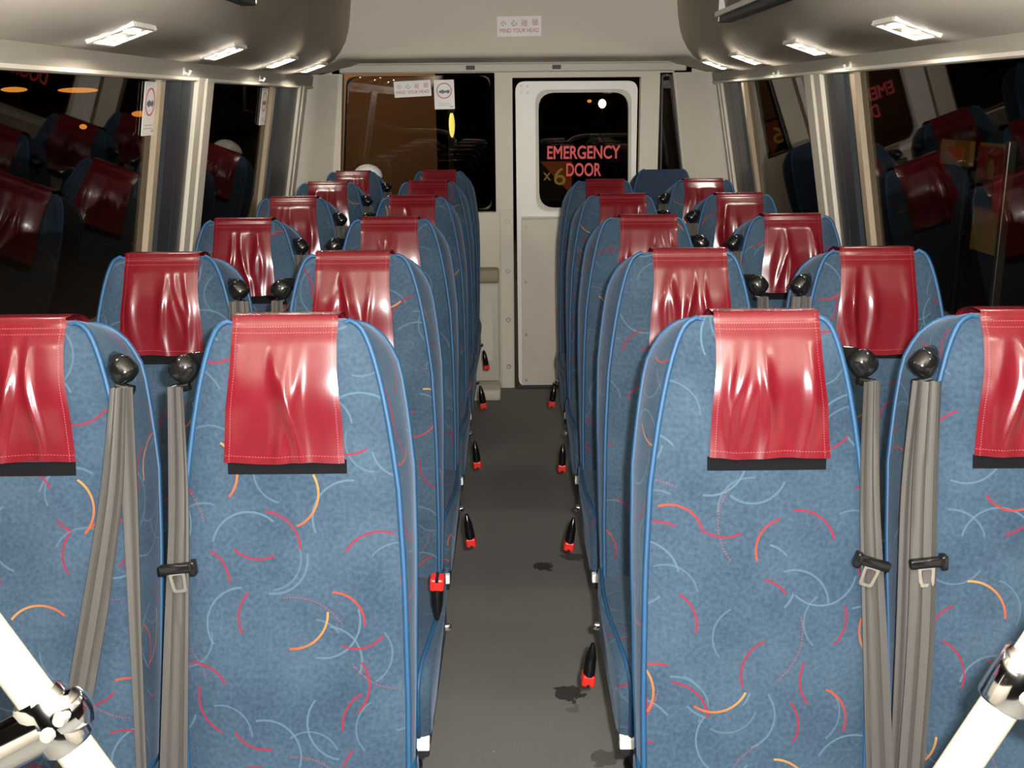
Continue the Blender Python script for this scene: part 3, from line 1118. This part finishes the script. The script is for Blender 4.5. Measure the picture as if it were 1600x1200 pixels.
def make_seat(colname, row):
    left = colname[0] == 'L'
    aisle = colname[1] == 'A'
    x = (XA if aisle else XWD) * (-1 if left else 1)
    inner = (-1 if left else 1) * (1 if aisle else -1)     # side on which the seat belt hangs
    y = D1 + PITCH * (row - 1)
    k = row - 1
    bare = colname == 'RW' and row == 6
    dz = 0.0
    if bare:
        lab = 'dark blue seat without head cover in the rear corner right of the emergency door'
        x, y, dz = 0.655, 4.755, -0.002
    else:
        lab = '%s-row %s seat %s of the aisle, blue patterned fabric with red vinyl head cover' % (ORD[k] if not (not left and row == 5) else 'fifth', 'aisle' if aisle else 'window', 'left' if left else 'right')
    t = thing('bus_seat', lab, 'seat', (x, y, dz), 'blue patterned bus seats with red head covers' if not bare else None)
    rr = random.Random(row * 10 + hash(colname[0] == 'L') + (5 if aisle else 0))
    t.rotation_euler = (0, 0, math.radians(rr.uniform(-0.25, 0.25)))
    b = link('backrest', BACK_ME, t)
    link('piping', PIPE_F, b)
    link('piping', PIPE_B, b)
    c = link('cushion', CUSH_ME, t)
    link('piping', CPIPES[0], c)
    link('piping', CPIPES[1], c)
    tr = link('front_trim', TRIM_ME, t)
    tr['label'] = 'white plastic trim under the cushion front'
    link('seat_frame', FRAME_ME, t)
    link('back_bracket', BRACKET_ME, t)
    for lx in (-0.085, 0.085):
        for ly in (-0.42, -0.12):
            l = link('leg', LEGS[ly], t)
            l.location = (lx, 0, 0)
    shift = (-0.004 if left else 0.012) if aisle else 0.0
    if not bare:
        h = link('head_cover', COVERS[(row * 3 + (0 if left else 2) + (1 if aisle else 0)) % 6], t)
        h.location = (shift, 0, 0)
        h['label'] = 'glossy wrinkled red vinyl head cover'
        if rr.random() < 0.5:
            h.scale = (-1, 1, 1)
        v = link('velcro_strip', VELCRO_ME, t)
        v.location = (shift, 0, 0)
    if bare:
        for o in (b, c):
            o.material_slots[0].link = 'OBJECT'
            o.material_slots[0].material = M['plain_blue']
        return t
    link('belt_guide', GUIDE[inner], t)
    s = inner
    # webbing strands
    near = row <= 2
    if colname == 'LW' and row == 1:
        paths = [([bp(s, 0.152, 1.0, 0.03), bp(s, 0.14, 0.86, 0.03), bp(s, 0.112, 0.70, 0.035), bp(s, 0.082, 0.55, 0.04), bp(s, 0.06, 0.46, 0.03)], [0.020, 0.030, 0.036, 0.036, 0.036]),
                 ([bp(s, 0.160, 1.0, 0.026), bp(s, 0.158, 0.85), bp(s, 0.160, 0.65), bp(s, 0.163, 0.43)], [0.022, 0.022, 0.016, 0.014])]
        tong = None
    elif aisle:
        drift = 0.012
        paths = [([bp(s, 0.150, 1.0, 0.03), bp(s, 0.154, 0.85), bp(s, 0.160 + drift * .4, 0.65), bp(s, 0.164 + drift, 0.42)], [0.018, 0.026, 0.034, 0.040]),
                 ([bp(s, 0.156, 1.0, 0.026), bp(s, 0.166, 0.85, 0.0), bp(s, 0.172, 0.65, 0.0), bp(s, 0.176, 0.42, 0.0)], [0.014, 0.016, 0.020, 0.024])]
        tong = (s * 0.158, 0.752, s)
    else:
        paths = [([bp(s, 0.150, 1.0, 0.03), bp(s, 0.152, 0.85, 0.02), bp(s, 0.152, 0.65, 0.02), bp(s, 0.166, 0.42, 0.02)], [0.030, 0.036, 0.038, 0.036]),
                 ([bp(s, 0.166, 1.0, 0.026), bp(s, 0.170, 0.85, 0.0), bp(s, 0.172, 0.65, 0.0), bp(s, 0.178, 0.42, 0.0)], [0.014, 0.016, 0.018, 0.02])]
        tong = (s * 0.150, 0.752, -s)
    for i, (p, w) in enumerate(paths):
        key = (colname, i, row == 1)
        if key not in BELTS:
            BELTS[key] = ribbon(p, w, 'seat_belt', seed=len(BELTS) + 2, ridges=2.2 if i == 0 else 1.2, amp=0.0026 if i == 0 else 0.0015)
        o = link('seat_belt', BELTS[key], t)
    if tong:
        o = link('belt_tongue', TONGUE, t)
        o.location = (tong[0], yf(tong[1]) - 0.026, tong[1])
        o.scale = (-1 if tong[2] > 0 and aisle else 1, 1, 1)
        o.rotation_euler = (0, math.radians(18 if colname == 'RA' else -6), 0)
        link('tongue_plate', TPLATE, o)
    if aisle:
        up = left and row == 2
        ax = -inner
        bm_, rm_, sm_ = BUCK[up]
        o = link('buckle', bm_, t)
        r = link('release_button', rm_, o)
        link('button_slot', sm_, o)
        if up:
            o.location = (ax * 0.166, -0.315, 0.448)
            o.rotation_euler = (0, math.radians(2), 0)
        else:
            o.location = (ax * (0.184 + rr.uniform(0, 0.004)), -0.20 + rr.uniform(-0.03, 0.02), 0.335 + rr.uniform(-0.012, 0.012))
            o.rotation_euler = (0, math.radians(-ax * rr.uniform(2, 9)), 0)
        r['label'] = 'red release button'
        kn = link('recliner_knob', MB().tube([(ax * 0.15, -0.13, 0.335), (ax * 0.176, -0.13, 0.335), (ax * 0.180, -0.13, 0.335)], [0.006, 0.009, 0.006], 10).mesh('recliner_knob', 'chrome', True), t)
    return t


for colname, rows_ in (('LW', range(1, 7)), ('LA', range(1, 7)), ('RA', range(1, 6)), ('RW', range(1, 7))):
    for row in rows_:
        make_seat(colname, row)

# white dome-topped canister behind the last left window seat
t = thing('round_canister', 'white dome-shaped top showing behind the rearmost left window seat', 'container', (-0.672, 4.908, 0.0555))
mb = MB()
mb.tube([(0, 0, 0), (0, 0, 0.992)], 0.064, 24)
mb.build('body', 'whitep', t, True)
rows = []
for i in range(9):
    th = math.pi / 2 * i / 8
    rows.append([(max(0.001, 0.068 * math.cos(th)) * math.cos(2 * math.pi * j / 28), max(0.001, 0.068 * math.cos(th)) * math.sin(2 * math.pi * j / 28), 0.992 + 0.058 * math.sin(th)) for j in range(28)])
MB().grid(rows, closed=True).build('domed_lid', 'whitep', t, True)

# ------------------------------------------------------------------ grab rails in front of the first row
for sg, label in ((-1, 'cream slanted grab rail with chrome clamp at the lower left'), (1, 'cream slanted grab rail with chrome clamp at the lower right')):
    t = thing('grab_rail', label, 'grab rail', (0, 0, 0))
    RY = 0.80
    if sg < 0:
        A, B = out_pt(0, 1014, RY), out_pt(137, 1196, RY)
    else:
        A, B = out_pt(1567, 1096, RY), out_pt(1497, 1200, RY)
    d = (B - A).normalized()
    up_end = A - d * 0.16
    low = B + d * 0.16
    path = [Vector((sg * 0.985, RY, up_end.z + 0.07)), Vector((up_end.x + sg * 0.14, RY, up_end.z + 0.065)), Vector((up_end.x + sg * 0.05, RY, up_end.z + 0.045)), up_end, A, B, low,
            low + Vector((-sg * 0.012, 0, -0.03)), low + Vector((-sg * 0.014, 0, -0.08)), Vector((low.x - sg * 0.014, RY, 0.0))]
    R0 = 0.0165
    MB().tube([tuple(p) for p in path], R0, 20).build('rail', 'pole', t, True)
    MB().tube([(path[-1].x, RY, 0), (path[-1].x, RY, 0.01)], 0.035, 16).build('floor_flange', 'chrome', t, True)
    if sg < 0:
        c = A.lerp(B, 0.60)
        perp = Vector((-d.z, 0, d.x))       # points up-right or down-left
        if perp.x > 0:
            perp = -perp
        sl = MB()
        sl.tube([tuple(c - d * 0.027), tuple(c - d * 0.024), tuple(c + d * 0.024), tuple(c + d * 0.027)], [0.020, 0.0225, 0.0225, 0.020], 20)
        cl = sl.build('clamp', 'chrome', t, True)
        MB().tube([tuple(c - Vector((0, 0.004, 0))), tuple(c + perp * 0.10 - Vector((0, 0.004, 0))), tuple(c + perp * 0.26 + Vector((0, 0, 0.0)))], 0.0215, 20).build('side_tube', 'chrome', t, True)
        MB().tube([tuple(c - perp * 0.012), tuple(c - perp * 0.030), tuple(c - perp * 0.034)], [0.021, 0.017, 0.008], 16).build('clamp_boss', 'chrome', cl, True)
        for q in (-0.006, 0.012):
            pb = c - perp * (0.010 + q) + Vector((0, -0.021, 0)) - d * (q * 0.4)
            MB().tube([tuple(pb), tuple(pb + Vector((0, -0.006, 0)))], [0.0065, 0.005], 10).build('clamp_bolt', 'silver', cl, True)
    else:
        c = A - d * 0.018
        sl = MB()
        sl.tube([tuple(c - d * 0.030), tuple(c - d * 0.026), tuple(c + d * 0.018), tuple(c + d * 0.021)], [0.020, 0.0225, 0.0225, 0.020], 20)
        cl = sl.build('clamp', 'chrome', t, True)
        perp = Vector((-d.z, 0, d.x))
        if perp.x < 0:
            perp = -perp
        MB().tube([tuple(c), tuple(c + perp * 0.2)], 0.0215, 20).build('side_tube', 'chrome', t, True)
        pb = c + Vector((0, -0.021, 0))
        MB().tube([tuple(pb), tuple(pb + Vector((0, -0.006, 0)))], [0.0065, 0.005], 10).build('clamp_bolt', 'silver', cl, True)

# ------------------------------------------------------------------ outside in the night street
struct(MB().box(-60, 60, -20, 90, -0.9, -0.8).build('street_ground', 'asphalt'), 'dark street outside')
b = thing('far_building', 'brown sodium-lit building seen through the rear window', 'building', (-4.6, 15.0, -0.8))
MB().box(1.2, 3.55, 0, 3, 0, 9).build('wall', 'facade', b)
for i in range(2):
    for j in range(2):
        MB().box(1.6 + i * 1.0, 2.2 + i * 1.0, -0.04, 0.05, 3.4 + j * 2.2, 4.5 + j * 2.2).build('window', 'facade_dark', b)
lt = bpy.data.lights.new('street_light_glow', 'POINT')
lt.energy = 560
lt.color = (1.0, 0.72, 0.46)
lt.shadow_soft_size = 0.3


def street_lamp(label, P, w, h, mat, power=None, group='street lamps'):
    t = thing('street_lamp', label, 'street lamp', (P[0], P[1], -0.8), group)
    H = P[2] + 0.8
    MB().sphere((0, 0, H), w / 2, w / 3, h / 2, 16, 10).build('lamp_head', mat, t, True)
    MB().tube([(0, w / 3 + 0.05, 0), (0, w / 3 + 0.05, H + h * 0.5), (0, 0, H + h * 0.6)], 0.05, 8).build('lamp_post', 'steel', t, True)
    return t


for (u, v, w, h, dist, lab) in ((22, 140, 0.62, 0.12, 26, 'first orange street lamp from the left'), (122, 141, 0.95, 0.12, 26, 'second orange street lamp from the left, elongated'),
                                (218, 178, 0.38, 0.14, 26, 'third orange street lamp beside the nearest left post'), (130, 198, 0.18, 0.12, 26, 'fourth small orange street lamp low in the left window'),
                                (412, 154, 0.14, 0.12, 30, 'fifth tiny orange street lamp in the second left window')):
    street_lamp(lab, out_pt(u, v, dist), w, h, 'sodium')
s = street_lamp('white street lamp seen through the emergency door window', out_pt(941, 162, 22), 0.16, 0.18, 'whitelamp')
street_lamp('yellow street lamp seen through the emergency door window', out_pt(921, 158, 24), 0.10, 0.07, 'sodium')
s = street_lamp('slim yellow glowing stand-in for a light trail below the ringed rear window sticker', out_pt(706, 195, 13.0), 0.07, 0.30, 'trail_glow')  # no real lamp: a glowing shape added in place of a light trail
lo = bpy.data.objects.new('street_light_glow', lt)
COL.objects.link(lo)
lo.location = (-2.4, 12.2, 3.2)

# orange-and-yellow sign seen through the door window
P = out_pt(868, 278, 7.0)
t = thing('route_sign', 'dim orange triangle sign with a yellow x6 outside the emergency door', 'sign', (P.x, 7.0, -0.8))
H = P.z + 0.8
tri = [(-0.10, 0.105), (0.105, 0.105), (0.105, -0.11)]
k = MB()
slab_xz(k, [(x, z + H) for x, z in tri], -0.004, 0.0)
k.build('orange_triangle', 'sign_orange', t)
MB().box(-0.12, 0.125, 0.0, 0.02, H - 0.16, H + 0.12, 0.004).build('board', 'sign_dark', t)
o = link('lettering', text_mesh('6', 0.11, 'sign_lit', 0.075), t)
o.location = (0.028, -0.006, H + 0.01)
o.rotation_euler = (math.pi / 2, 0, 0)
o = link('lettering', text_mesh('x', 0.05, 'sign_lit', 0.05), t)
o.location = (-0.055, -0.006, H + 0.01)
o.rotation_euler = (math.pi / 2, 0, 0)
MB().tube([(0, 0.03, 0), (0, 0.03, H)], 0.02, 8).build('sign_post', 'steel', t, True)

# notice boards standing outside the right window
t = thing('notice_board', 'small dim yellow notice board outside the nearest right window', 'notice board', (1.36, 3.32, -0.8))
MB().box(-0.008, 0.008, -0.10, 0.12, 1.975, 2.045 + 0.005, 0.002).build('board', 'sign_yellow', t)
MB().box(-0.012, -0.008, -0.06, 0.06, 1.99, 2.03).build('print', 'sign_orange', t)
MB().tube([(0.03, 0, 0), (0.03, 0, 2.0)], 0.015, 8).build('stand', 'steel', t, True)
t = thing('notice_board', 'tall dim yellow and red display board outside the nearest right window', 'notice board', (1.36, 3.06, -0.8))
MB().box(-0.006, 0.006, -0.075, 0.10, 1.74, 2.05, 0.002).build('board', 'sign_yellow', t)
MB().box(-0.010, -0.006, -0.07, 0.095, 1.86, 2.04).build('red_print', 'sign_red', t)
MB().box(-0.013, -0.010, -0.03, 0.08, 1.87, 1.95).build('dark_print', 'sign_dark', t)
k = MB()
k.sphere((-0.011, 0.0, 1.975), 0.003, 0.022, 0.032, 12, 8)
k.build('yellow_mark', 'sign_yellow', t)
MB().box(-0.012, 0.012, -0.10, -0.080, 0, 2.06, 0.003).build('stand', 'silver', t)
bpy.context.view_layer.update()
